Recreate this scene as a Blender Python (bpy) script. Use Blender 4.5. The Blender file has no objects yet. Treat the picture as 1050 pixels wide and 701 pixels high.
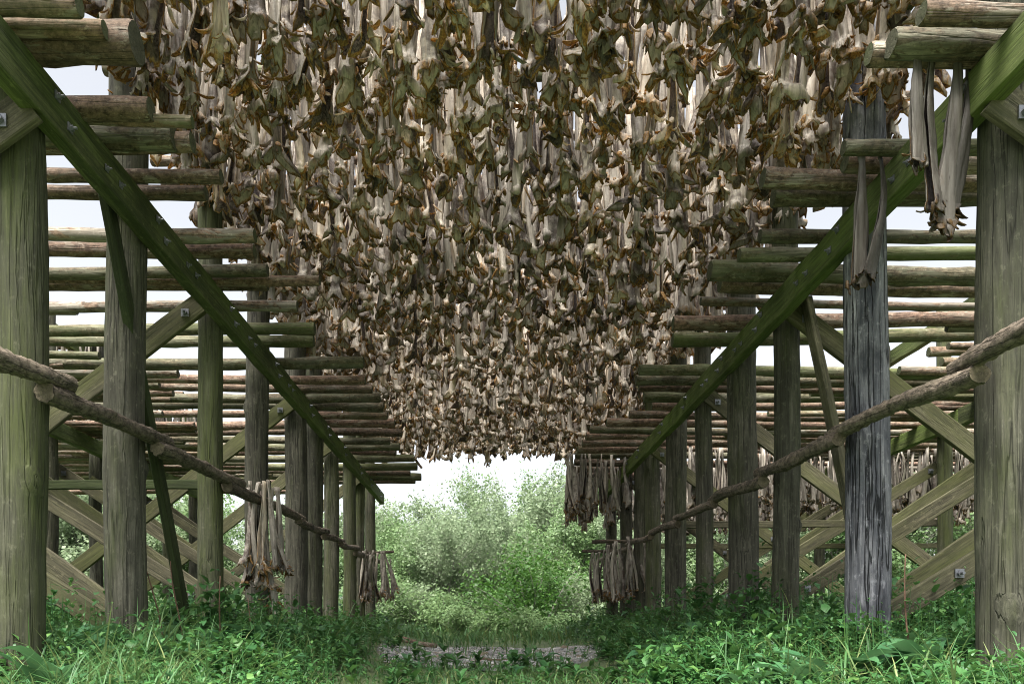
import bpy, math, random
import numpy as np
from mathutils import Vector, Matrix

R = np.random.default_rng(7)
random.seed(7)
scene = bpy.context.scene
COL = scene.collection
EYE = 0.5          # camera height above the path
F = 750.0          # focal length in photo pixels
rad = math.radians

# ------------------------------------------------------------------ mesh helpers
def mesh_np(name, V, Fq, attr=None, smooth=True, mats=(), mat_idx=None):
    """V (n,3), Fq (m,4) or (m,3) -> mesh"""
    V = np.asarray(V, dtype=np.float32); Fq = np.asarray(Fq, dtype=np.int32)
    k = Fq.shape[1]
    me = bpy.data.meshes.new(name)
    me.vertices.add(len(V)); me.vertices.foreach_set('co', V.ravel())
    me.loops.add(Fq.size); me.loops.foreach_set('vertex_index', Fq.ravel())
    me.polygons.add(len(Fq)); me.polygons.foreach_set('loop_start', np.arange(0, Fq.size, k, dtype=np.int32))
    if mat_idx is not None: me.polygons.foreach_set('material_index', np.asarray(mat_idx, dtype=np.int32))
    me.polygons.foreach_set('use_smooth', np.full(len(Fq), smooth, dtype=bool))
    if attr is not None:
        a = me.attributes.new('tint', 'FLOAT_COLOR', 'POINT')
        a.data.foreach_set('color', np.asarray(attr, dtype=np.float32).ravel())
    for m in mats: me.materials.append(m)
    me.update(calc_edges=True); me.validate()
    return me

def mesh_py(name, V, faces, mats=(), idx=None, smooth=None):
    me = bpy.data.meshes.new(name)
    me.from_pydata([tuple(map(float, v)) for v in V], [], [tuple(int(i) for i in f) for f in faces])
    for m in mats: me.materials.append(m)
    for i, p in enumerate(me.polygons):
        if idx is not None: p.material_index = idx[i]
        if smooth is not None: p.use_smooth = bool(smooth[i])
    me.update()
    return me

def link(name, data, parent=None):
    o = bpy.data.objects.new(name, data); COL.objects.link(o)
    if parent is not None: o.parent = parent
    return o

def tag(o, label=None, cat=None, group=None, kind=None):
    if label and len(label.replace('-', ' ').split()) > 16: print('LONG', label)
    if label: o['label'] = label
    if cat: o['category'] = cat
    if group: o['group'] = group
    if kind: o['kind'] = kind
    return o

def empty(name, loc, label, cat, group=None):
    o = bpy.data.objects.new(name, None); COL.objects.link(o); o.location = loc
    o.empty_display_size = .2
    return tag(o, label, cat, group)

LOCAL = {}
def aim(o, p0, p1, ref=(0, 0, 1), parent=None):
    """local +X from p0 to p1, origin in the middle"""
    p0 = Vector(p0); p1 = Vector(p1); x = (p1 - p0).normalized(); ref = Vector(ref)
    y = ref.cross(x).normalized(); z = x.cross(y)
    m = Matrix((x, y, z)).transposed().to_4x4()
    loc = (p0 + p1) / 2
    if parent is not None: loc = loc - parent.location
    LOCAL[o.name] = Matrix.Translation(loc) @ m
    o.matrix_local = LOCAL[o.name]
    return o

# ------------------------------------------------------------------ materials
def new_mat(name):
    m = bpy.data.materials.new(name); m.use_nodes = True
    nt = m.node_tree; nt.nodes.clear()
    out = nt.nodes.new('ShaderNodeOutputMaterial')
    b = nt.nodes.new('ShaderNodeBsdfPrincipled')
    nt.links.new(b.outputs[0], out.inputs[0])
    return m, nt, b, out

class NB:
    def __init__(s, nt): s.nt = nt
    def n(s, t, **kw):
        x = s.nt.nodes.new(t)
        for k, v in kw.items(): setattr(x, k, v)
        return x
    def l(s, a, b): s.nt.links.new(a, b)
    def mix(s, fac, a, b, mode='MIX'):
        x = s.n('ShaderNodeMix', data_type='RGBA', blend_type=mode)
        for sock, v in ((x.inputs[0], fac), (x.inputs[6], a), (x.inputs[7], b)):
            if hasattr(v, 'is_linked'): s.l(v, sock)
            elif isinstance(v, (tuple, list)): sock.default_value = (*v[:3], 1)
            else: sock.default_value = v
        return x.outputs[2]
    def math(s, op, a, b=None, clamp=False):
        x = s.n('ShaderNodeMath', operation=op, use_clamp=clamp)
        for sock, v in ((x.inputs[0], a), (x.inputs[1], b)):
            if v is None: continue
            if hasattr(v, 'is_linked'): s.l(v, sock)
            else: sock.default_value = v
        return x.outputs[0]
    def noise(s, vec, scale, detail=5, rough=.55, dist=0):
        x = s.n('ShaderNodeTexNoise'); x.inputs['Scale'].default_value = scale
        x.inputs['Detail'].default_value = detail; x.inputs['Roughness'].default_value = rough
        x.inputs['Distortion'].default_value = dist
        if vec is not None: s.l(vec, x.inputs['Vector'])
        return x.outputs[0]
    def ramp(s, fac, *stops):
        x = s.n('ShaderNodeMapRange', clamp=True)
        s.l(fac, x.inputs[0]); x.inputs[1].default_value, x.inputs[2].default_value = stops[0], stops[1]
        if len(stops) == 4: x.inputs[3].default_value, x.inputs[4].default_value = stops[2], stops[3]
        return x.outputs[0]
    def mapping(s, vec, scale):
        x = s.n('ShaderNodeMapping'); x.inputs['Scale'].default_value = scale
        s.l(vec, x.inputs[0]); return x.outputs[0]
    def bump(s, h, strength, dist, bsdf):
        x = s.n('ShaderNodeBump'); x.inputs['Strength'].default_value = strength
        x.inputs['Distance'].default_value = dist
        s.l(h, x.inputs['Height']); s.l(x.outputs[0], bsdf.inputs['Normal'])

def wood(name, pale, dark, moss=(.06, .08, .02), moss_amt=.4, bark=None, bark_amt=0.0, crack=.5, rough=.85, bump=.5, tone=.35, stain=.5):
    m, nt, b, out = new_mat(name); N = NB(nt)
    tc = N.n('ShaderNodeTexCoord'); oi = N.n('ShaderNodeObjectInfo')
    off = N.n('ShaderNodeCombineXYZ')
    r50 = N.math('MULTIPLY', oi.outputs['Random'], 57.0)
    N.l(r50, off.inputs[0]); N.l(N.math('MULTIPLY', r50, .31), off.inputs[1])
    va = N.n('ShaderNodeVectorMath', operation='ADD'); N.l(tc.outputs['Object'], va.inputs[0]); N.l(off.outputs[0], va.inputs[1])
    vec = va.outputs[0]
    fine = N.noise(N.mapping(vec, (3.0, 62, 62)), 1.0, 8, .72)
    mid = N.noise(N.mapping(vec, (1.1, 11, 11)), 1.0, 6, .65, .6)
    big = N.noise(N.mapping(vec, (.8, 2.5, 2.5)), 1.0, 4, .6)
    col = N.mix(N.ramp(mid, .34, .66), dark, pale)
    col = N.mix(N.ramp(fine, .36, .64, .85, 0), col, tuple(c * .55 for c in dark))
    col = N.mix(N.ramp(fine, .60, .74, 0, .5), col, tuple(c * 1.35 for c in pale))
    col = N.mix(N.ramp(big, .4, .65, 0, .45), col, dark)
    if bark is not None:
        bn = N.noise(N.mapping(vec, (2.0, 7, 7)), 1.6, 6, .7, .8)
        bm = N.ramp(bn, .62 - bark_amt * .3, .66 - bark_amt * .3)
        scal = N.noise(N.mapping(vec, (22, 30, 30)), 1.0, 6, .75)
        bc = N.mix(N.ramp(scal, .36, .62), tuple(c * .28 for c in bark), tuple(c * 1.35 for c in bark))
        col = N.mix(bm, col, bc)
    crk = N.noise(N.mapping(vec, (.55, 16, 16)), 1.0, 3, .5, .4)
    cm = N.math('MULTIPLY', N.ramp(N.math('ABSOLUTE', N.math('SUBTRACT', crk, .5)), 0, .024, 1, 0), crack)
    col = N.mix(cm, col, tuple(c * .25 for c in dark))
    lich = N.noise(N.mapping(vec, (16, 26, 26)), 1.0, 5, .7)
    col = N.mix(N.ramp(lich, .57, .68, 0, .32), col, tuple(c * 1.45 for c in pale))
    col = N.mix(N.ramp(lich, .42, .30, 0, .6), col, tuple(c * .5 for c in dark))
    st = N.noise(N.mapping(vec, (2.2, 5, 5)), 1.0, 6, .65)
    col = N.mix(N.ramp(st, .52, .66, 0, stain), col, tuple(c * .5 for c in dark))
    mo = N.noise(N.mapping(vec, (.7, 3.2, 3.2)), 1.0, 6, .65, .5)
    mo2 = N.math('ADD', mo, N.math('MULTIPLY', N.math('SUBTRACT', oi.outputs['Random'], .5), .25))
    mm = N.math('MULTIPLY', N.ramp(mo2, .66 - moss_amt * .36, .84 - moss_amt * .24, 0, .82), N.ramp(fine, .30, .52, .35, 1))
    mvar = N.mix(N.ramp(fine, .3, .75), tuple(c * .45 for c in moss), moss)
    col = N.mix(mm, col, mvar)
    t = N.math('ADD', 1.0 - tone * .5, N.math('MULTIPLY', oi.outputs['Random'], tone))
    tcx = N.n('ShaderNodeCombineColor'); [N.l(t, tcx.inputs[i]) for i in range(3)]
    col = N.mix(1.0, col, tcx.outputs[0], 'MULTIPLY')
    N.l(col, b.inputs['Base Color'])
    b.inputs['Roughness'].default_value = rough
    b.inputs['Specular IOR Level'].default_value = .25
    h = N.math('ADD', N.math('MULTIPLY', fine, .6), N.math('SUBTRACT', N.math('MULTIPLY', mid, .8), cm))
    N.bump(h, bump * 1.4, .016, b)
    return m

M = {}
M['post'] = wood('weathered_post_wood', (.19, .183, .142), (.055, .053, .040), (.078, .098, .030), .60, crack=.7)
M['post_green'] = wood('algae_post_wood', (.160, .158, .118), (.046, .046, .033), (.076, .094, .027), .76, crack=.7)
M['post_grey'] = wood('silver_post_wood', (.42, .42, .45), (.085, .09, .11), (.12, .125, .08), .10, crack=1.0, stain=.9, bump=.9)
M['beam'] = wood('mossy_beam_wood', (.19, .21, .085), (.05, .065, .024), (.14, .20, .045), .9, crack=.4, bump=.35, stain=.7)
M['brace'] = wood('brace_board_wood', (.20, .185, .118), (.06, .056, .036), (.095, .105, .036), .62, crack=.4, bump=.3, stain=.5)
M['brace_green'] = wood('green_brace_wood', (.065, .075, .035), (.02, .025, .011), (.036, .055, .014), .75, crack=.3, bump=.3)
M['pole_bark'] = wood('pole_bark_wood', (.44, .385, .31), (.13, .11, .085), (.085, .095, .04), .15, bark=(.15, .105, .075), bark_amt=.7, crack=.5, tone=.6)
M['pole_red'] = wood('pole_red_wood', (.43, .355, .28), (.14, .108, .08), (.085, .095, .04), .14, bark=(.155, .10, .072), bark_amt=.6, crack=.5, tone=.6)
M['pole_moss'] = wood('pole_moss_wood', (.34, .32, .235), (.10, .098, .065), (.085, .110, .034), .62, bark=(.12, .098, .065), bark_amt=.5, crack=.4, tone=.5)
M['pole_pale'] = wood('pole_pale_wood', (.50, .46, .39), (.20, .175, .14), (.11, .125, .06), .15, bark=(.20, .14, .10), bark_amt=.4, crack=.5, tone=.5)
M['rail'] = wood('rail_bark_wood', (.25, .22, .175), (.07, .06, .048), (.07, .076, .036), .16, bark=(.165, .135, .105), bark_amt=.95, crack=.3, bump=1.2)
M['rail_end'] = wood('rail_cut_wood', (.20, .165, .115), (.09, .075, .05), (.08, .09, .03), .2, crack=.2)
M['end'] = wood('cut_end_wood', (.13, .13, .085), (.06, .06, .036), (.06, .08, .024), .5, crack=.2)

def metal():
    m, nt, b, out = new_mat('galvanised_steel'); N = NB(nt)
    tc = N.n('ShaderNodeTexCoord')
    c = N.mix(N.noise(tc.outputs['Object'], 40, 3), (.14, .145, .16), (.28, .29, .32))
    N.l(c, b.inputs['Base Color']); b.inputs['Metallic'].default_value = .7; b.inputs['Roughness'].default_value = .5
    return m
M['metal'] = metal()

def fish_mat():
    m, nt, b, out = new_mat('dried_fish_skin'); N = NB(nt)
    at = N.n('ShaderNodeAttribute', attribute_name='tint')
    sep = N.n('ShaderNodeSeparateColor'); N.l(at.outputs['Color'], sep.inputs[0])
    edge, skin, rnd = sep.outputs[0], sep.outputs[1], sep.outputs[2]
    tc = N.n('ShaderNodeTexCoord'); oi = N.n('ShaderNodeObjectInfo')
    off = N.n('ShaderNodeCombineXYZ'); N.l(N.math('MULTIPLY', oi.outputs['Random'], 31.), off.inputs[2]); N.l(N.math('MULTIPLY', oi.outputs['Random'], 17.), off.inputs[0])
    va = N.n('ShaderNodeVectorMath', operation='ADD'); N.l(tc.outputs['Object'], va.inputs[0]); N.l(off.outputs[0], va.inputs[1])
    st = N.noise(N.mapping(va.outputs[0], (30, 30, 3.5)), 1.0, 5, .65, .5)
    blot = N.noise(va.outputs[0], 13, 5, .6)
    spk = N.noise(va.outputs[0], 75, 4, .6)
    flesh = N.mix(N.ramp(st, .32, .68), (.48, .42, .35), (.92, .86, .76))
    sk = N.mix(N.ramp(spk, .38, .62), (.054, .044, .050), (.235, .195, .195))
    sk = N.mix(N.ramp(blot, .45, .7, 0, .7), sk, (.34, .27, .215))
    g = N.ramp(N.math('ADD', skin, N.math('MULTIPLY', N.math('SUBTRACT', blot, .5), 1.1)), .38, .62)
    col = N.mix(g, flesh, sk)
    ed = N.mix(N.ramp(spk, .35, .65), (.18, .085, .030), (.58, .35, .115))
    ed = N.mix(N.ramp(blot, .55, .72), ed, (.62, .46, .25))
    e = N.ramp(N.math('ADD', edge, N.math('MULTIPLY', N.math('SUBTRACT', st, .5), .9)), .42, .66)
    col = N.mix(e, col, ed)
    t = N.math('ADD', .64, N.math('MULTIPLY', rnd, .66))
    tcx = N.n('ShaderNodeCombineColor'); [N.l(t, tcx.inputs[i]) for i in range(3)]
    col = N.mix(1.0, col, tcx.outputs[0], 'MULTIPLY')
    strk = N.noise(N.mapping(va.outputs[0], (55, 55, 2.2)), 1.0, 4, .6)
    col = N.mix(N.ramp(strk, .52, .66, 0, .55), col, (.07, .06, .05))
    N.l(col, b.inputs['Base Color'])
    b.inputs['Roughness'].default_value = .52; b.inputs['Specular IOR Level'].default_value = .4
    N.bump(N.math('ADD', st, N.math('MULTIPLY', spk, .5)), .55, .01, b)
    tr = N.n('ShaderNodeBsdfTranslucent'); N.l(col, tr.inputs[0])
    mx = N.n('ShaderNodeMixShader'); mx.inputs[0].default_value = .5
    N.l(b.outputs[0], mx.inputs[1]); N.l(tr.outputs[0], mx.inputs[2]); N.l(mx.outputs[0], out.inputs[0])
    return m
M['fish'] = fish_mat()

def leaf_mat(name, c1, c2, c3, rough=.5, trans=.35):
    m, nt, b, out = new_mat(name); N = NB(nt)
    at = N.n('ShaderNodeAttribute', attribute_name='tint')
    sep = N.n('ShaderNodeSeparateColor'); N.l(at.outputs['Color'], sep.inputs[0])
    col = N.mix(sep.outputs[0], c1, c2)
    col = N.mix(N.ramp(sep.outputs[1], .82, 1.0), col, c3)
    tc = N.n('ShaderNodeTexCoord')
    v = N.noise(tc.outputs['Object'], 24, 3)
    col = N.mix(N.ramp(v, .35, .7, .0, .45), col, N.mix(.5, col, c1))
    N.l(col, b.inputs['Base Color']); b.inputs['Roughness'].default_value = rough
    b.inputs['Specular IOR Level'].default_value = .35
    tr = N.n('ShaderNodeBsdfTranslucent'); N.l(N.mix(.5, col, c3), tr.inputs[0])
    mx = N.n('ShaderNodeMixShader'); mx.inputs[0].default_value = trans
    N.l(b.outputs[0], mx.inputs[1]); N.l(tr.outputs[0], mx.inputs[2]); N.l(mx.outputs[0], out.inputs[0])
    return m
M['weed'] = leaf_mat('weed_leaf', (.022, .080, .024), (.060, .165, .046), (.12, .235, .06), .42, .25)
M['grass'] = leaf_mat('grass_blade', (.034, .105, .032), (.078, .19, .060), (.22, .26, .10))
M['dock'] = leaf_mat('dock_leaf', (.036, .112, .046), (.068, .175, .075), (.11, .23, .09), .34, .22)
M['willow'] = leaf_mat('willow_leaf', (.135, .20, .105), (.225, .30, .175), (.30, .36, .235), .5, .45)
M['aspen'] = leaf_mat('aspen_leaf', (.095, .175, .070), (.165, .255, .11), (.23, .32, .15), .5, .45)
M['bush'] = leaf_mat('bush_leaf', (.026, .085, .014), (.052, .135, .024), (.09, .19, .035), .5, .4)

def simple(name, c1, c2, scale=8, rough=.9, stretch=(1, 1, 1), bump=.3):
    m, nt, b, out = new_mat(name); N = NB(nt)
    tc = N.n('ShaderNodeTexCoord'); v = N.mapping(tc.outputs['Object'], stretch)
    n = N.noise(v, scale, 6, .65); N.l(N.mix(N.ramp(n, .3, .7), c1, c2), b.inputs['Base Color'])
    b.inputs['Roughness'].default_value = rough; N.bump(n, bump, .03, b)
    return m
M['bark'] = simple('tree_bark', (.10, .095, .085), (.25, .24, .215), 9)
M['stalk'] = simple('dry_stalk', (.09, .045, .03), (.19, .11, .075), 20)
M['soil'] = simple('soil', (.045, .07, .028), (.095, .125, .05), 3)
def pebble_mat():
    m, nt, b, out = new_mat('path_pebble'); N = NB(nt)
    at = N.n('ShaderNodeAttribute', attribute_name='tint'); sep = N.n('ShaderNodeSeparateColor'); N.l(at.outputs['Color'], sep.inputs[0])
    c = N.mix(sep.outputs[0], (.17, .17, .17), (.50, .50, .495)); c = N.mix(N.ramp(sep.outputs[1], .8, 1), c, (.30, .24, .18))
    N.l(c, b.inputs['Base Color']); b.inputs['Roughness'].default_value = .85
    return m
M['pebble'] = pebble_mat()
M['gravel'] = simple('gravel_bed', (.17, .17, .17), (.34, .34, .335), 40, bump=.8)

# ------------------------------------------------------------------ terrain
def smooth(a, b, x):
    t = np.clip((x - a) / (b - a), 0, 1); return t * t * (3 - 2 * t)
def gz(x, y):
    x = np.asarray(x, dtype=float); y = np.asarray(y, dtype=float)
    m = np.where(x < 0, smooth(.7, 2.3, -x), smooth(.9, 2.5, x))
    z = .26 * m * smooth(20, 14, y) * (.25 + .75 * smooth(2.5, 6.0, y))
    z = z + .025 * np.sin(x * 2.3 + y * 1.1) * m + .02 * np.sin(y * 1.9 - x)
    return z
def ground():
    xs = np.concatenate([[-300, -120, -50], np.linspace(-24, 24, 97), [50, 120, 300]])
    ys = np.concatenate([[-300, -100, -30, -10], np.linspace(-4, 44, 97), [70, 150, 400]])
    X, Y = np.meshgrid(xs, ys); Z = gz(X, Y)
    V = np.stack([X, Y, Z], -1).reshape(-1, 3); n = len(xs)
    i = np.arange(len(ys) - 1)[:, None] * n + np.arange(n - 1)[None]
    Fq = np.stack([i, i + 1, i + n + 1, i + n], -1).reshape(-1, 4)
    tag(link('ground', mesh_np('ground', V, Fq, mats=[M['soil']])), kind='structure')
ground()

def path():
    ts = np.linspace(-60, 60, 40); rows = []
    n = 60; ang = np.linspace(0, 2 * math.pi, n, endpoint=False)
    rr = np.random.default_rng(3)
    k = 1 + .12 * np.sin(3 * ang + 1) + .08 * np.sin(7 * ang) + .05 * rr.normal(size=n)
    cx, cy = .05, 10.3
    V = [(cx, cy, float(gz(cx, cy)) + .012)]
    for f in (.33, .66, 1.0):
        x = cx + np.cos(ang) * k * 1.45 * f; y = cy + np.sin(ang) * k * 2.9 * f
        V += [(a, b, float(gz(a, b)) + .012) for a, b in zip(x, y)]
    faces = [(0, 1 + i, 1 + (i + 1) % n) for i in range(n)]
    for q in range(2):
        b0 = 1 + q * n
        faces += [(b0 + i, b0 + n + i, b0 + n + (i + 1) % n, b0 + (i + 1) % n) for i in range(n)]
    tag(link('gravel_path', mesh_py('gravel_path', V, faces, [M['gravel']])), kind='structure')
    # loose stones: squashed cubes with displaced corners
    N = 13000
    a = rr.uniform(0, 2 * math.pi, N); q = np.sqrt(rr.uniform(0, 1, N))
    x = cx + np.cos(a) * q * 1.5; y = cy + np.sin(a) * q * 3.0
    s = rr.gamma(2., .0045, N) + .006
    base = np.array([[-1, -1, -1], [1, -1, -1], [1, 1, -1], [-1, 1, -1], [-1, -1, 1], [1, -1, 1], [1, 1, 1], [-1, 1, 1]]) * .62
    mids = np.array([[0, 0, 1.05], [0, 0, -1.0]])
    Vb = base[None] * (1 + .35 * rr.uniform(-1, 1, (N, 8, 3)))
    th = rr.uniform(0, 6.28, N); c, sn = np.cos(th), np.sin(th)
    Vx = Vb[..., 0] * c[:, None] - Vb[..., 1] * sn[:, None] * .8; Vy = Vb[..., 0] * sn[:, None] + Vb[..., 1] * c[:, None] * .8
    V = np.stack([Vx * s[:, None] * 1.3 + x[:, None], Vy * s[:, None] * 1.3 + y[:, None], Vb[..., 2] * s[:, None] * .8 + (gz(x, y) + .012 + s * .3)[:, None]], -1).reshape(-1, 3)
    fb = np.array([[0, 3, 2, 1], [4, 5, 6, 7], [0, 1, 5, 4], [1, 2, 6, 5], [2, 3, 7, 6], [3, 0, 4, 7]])
    Fq = (fb[None] + (np.arange(N) * 8)[:, None, None]).reshape(-1, 4)
    A = np.repeat(np.stack([rr.uniform(0, 1, N), rr.uniform(0, 1, N), rr.uniform(0, 1, N), np.ones(N)], -1), 8, 0)
    tag(link('pebbles', mesh_np('pebbles', V, Fq, A, False, [M['pebble']])), 'loose grey pebbles of the bare path at the end of the alley', 'pebbles', kind='stuff')
path()

# ------------------------------------------------------------------ logs and boards (long axis = local X)
def log_mesh(name, L, r0, r1, mat, endmat, ns=14, seg=18, wob=.03, bend=.0, seed=0, knots=0, split=False):
    g = np.random.default_rng(seed)
    xs = np.linspace(-L / 2, L / 2, seg + 1)
    # tiny chamfer rings at both ends
    xs = np.concatenate([[xs[0]], [xs[0] + .012], xs[1:-1], [xs[-1] - .012], [xs[-1]]])
    ang = np.linspace(0, 2 * math.pi, ns, endpoint=False)
    t = (xs + L / 2) / L
    rr = r0 + (r1 - r0) * t
    ph = g.uniform(0, 6.28, 8)
    prof = 1 + .035 * np.cos(2 * ang + ph[0]) + .02 * np.cos(3 * ang + ph[1])
    rad_ = rr[:, None] * prof[None] * (1 + wob * (np.sin(xs * 5.1 + ph[2])[:, None] * .4 + .6 * np.sin(xs[:, None] * 9 + 2 * ang[None] + ph[3]) * .5 + g.normal(size=(len(xs), ns)) * .5))
    for k in range(knots):
        kx = g.uniform(-L / 2, L / 2); ka = g.uniform(0, 6.28)
        d = np.exp(-((xs[:, None] - kx) / .035) ** 2) * np.exp(-((np.angle(np.exp(1j * (ang[None] - ka)))) / .4) ** 2)
        rad_ += d * rr[:, None] * .28
    rad_[0] *= .93; rad_[-1] *= .93
    by = bend * np.sin(math.pi * t + ph[4] * .1) + bend * .4 * np.sin(2.7 * math.pi * t + ph[6]); bz = bend * .6 * np.sin(2 * math.pi * t + ph[5])
    V = np.stack([np.repeat(xs[:, None], ns, 1), np.cos(ang)[None] * rad_ + by[:, None], np.sin(ang)[None] * rad_ + bz[:, None]], -1)
    if split:   # one drying check running along the whole log
        V[:, 3, 1:] = V[:, 3, 1:] * .80
    m = len(xs); V = V.reshape(-1, 3)
    faces = []; idx = []; sm = []
    for i in range(m - 1):
        for j in range(ns):
            a = i * ns + j; b = i * ns + (j + 1) % ns
            faces.append((a, b, b + ns, a + ns)); idx.append(0); sm.append(True)
    faces.append(tuple(reversed(range(ns)))); idx.append(1); sm.append(False)
    faces.append(tuple(range((m - 1) * ns, m * ns))); idx.append(1); sm.append(False)
    # orient outwards: ring order gives inward faces for +X growth, flip
    faces = [tuple(reversed(f)) if k < len(faces) - 2 else f for k, f in enumerate(faces)]
    return mesh_py(name, V, faces, [mat, endmat], idx, sm)

def board_mesh(name, L, w, t, mat, seed=0, ch=.006):
    """L along X, w along Z (width), t along Y (thickness); chamfered, slightly uneven"""
    g = np.random.default_rng(seed); seg = max(6, int(L / .35)); xs = np.linspace(-L / 2, L / 2, seg + 1)
    hw, ht = w / 2, t / 2
    sec = [(-ht, -hw + ch), (-ht + ch, -hw), (ht - ch, -hw), (ht, -hw + ch), (ht, hw - ch), (ht - ch, hw), (-ht + ch, hw), (-ht, hw - ch)]
    V = []
    for x in xs:
        dy, dz = g.normal() * .0025, g.normal() * .003
        for (y, z) in sec: V.append((x, y + dy + g.normal() * .0008, z + dz + g.normal() * .0012))
    n = 8; faces = []
    for i in range(seg):
        for j in range(n):
            a = i * n + j; b = i * n + (j + 1) % n; faces.append((a, b, b + n, a + n))
    faces = [tuple(f) for f in faces]
    faces.append(tuple(reversed(range(n)))); faces.append(tuple(range(seg * n, seg * n + n)))
    me = mesh_py(name, V, faces, [mat])
    import bmesh
    bm = bmesh.new(); bm.from_mesh(me); bmesh.ops.recalc_face_normals(bm, faces=bm.faces); bm.to_mesh(me); bm.free()
    return me

def bolt_mesh():
    """square washer, hex head and thread end; axis = local +X, washer back face at x=0"""
    V = []; faces = []
    def prism(n, r, x0, x1, rot=0):
        b = len(V)
        for x in (x0, x1):
            for i in range(n):
                a = 2 * math.pi * i / n + rot; V.append((x, r * math.cos(a), r * math.sin(a)))
        for i in range(n): faces.append((b + i, b + (i + 1) % n, b + n + (i + 1) % n, b + n + i))
        faces.append(tuple(b + i for i in reversed(range(n)))); faces.append(tuple(b + n + i for i in range(n)))
    prism(4, .038, -.002, .006, math.pi / 4); prism(6, .019, .006, .022); prism(10, .009, .022, .045)
    return mesh_py('bolt', V, faces, [M['metal']])
BOLT = bolt_mesh()
def bolt(parent, p, d, top, scale=1.0):
    """p in world; parent is the board/beam the bolt goes through (a part of the Empty `top`)"""
    o = link('bolt', BOLT, parent)
    d = Vector(d).normalized(); q = d.to_track_quat('X', 'Z')
    mw = Matrix.Translation(Vector(p)) @ q.to_matrix().to_4x4() @ Matrix.Scale(scale, 4)
    pm = Matrix.Translation(top.location) @ LOCAL[parent.name]
    o.matrix_local = pm.inverted() @ mw
    return o

# ------------------------------------------------------------------ the two timber frames
YL = [3.97, 5.17, 6.63, 8.05, 9.6, 10.65, 11.9, 13.4, 14.6, 15.9]
YR = [3.91, 5.30, 6.76, 7.87, 9.25, 10.5, 12.1, 13.1, 14.5, 16.0]
BT, BB = EYE + 2.87, EYE + 2.63       # side beams
UT, UB = EYE + 4.47, EYE + 4.25       # upper beams
XL1, XL2, XR1, XR2 = -2.52, -6.35, 2.75, 6.6

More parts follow.
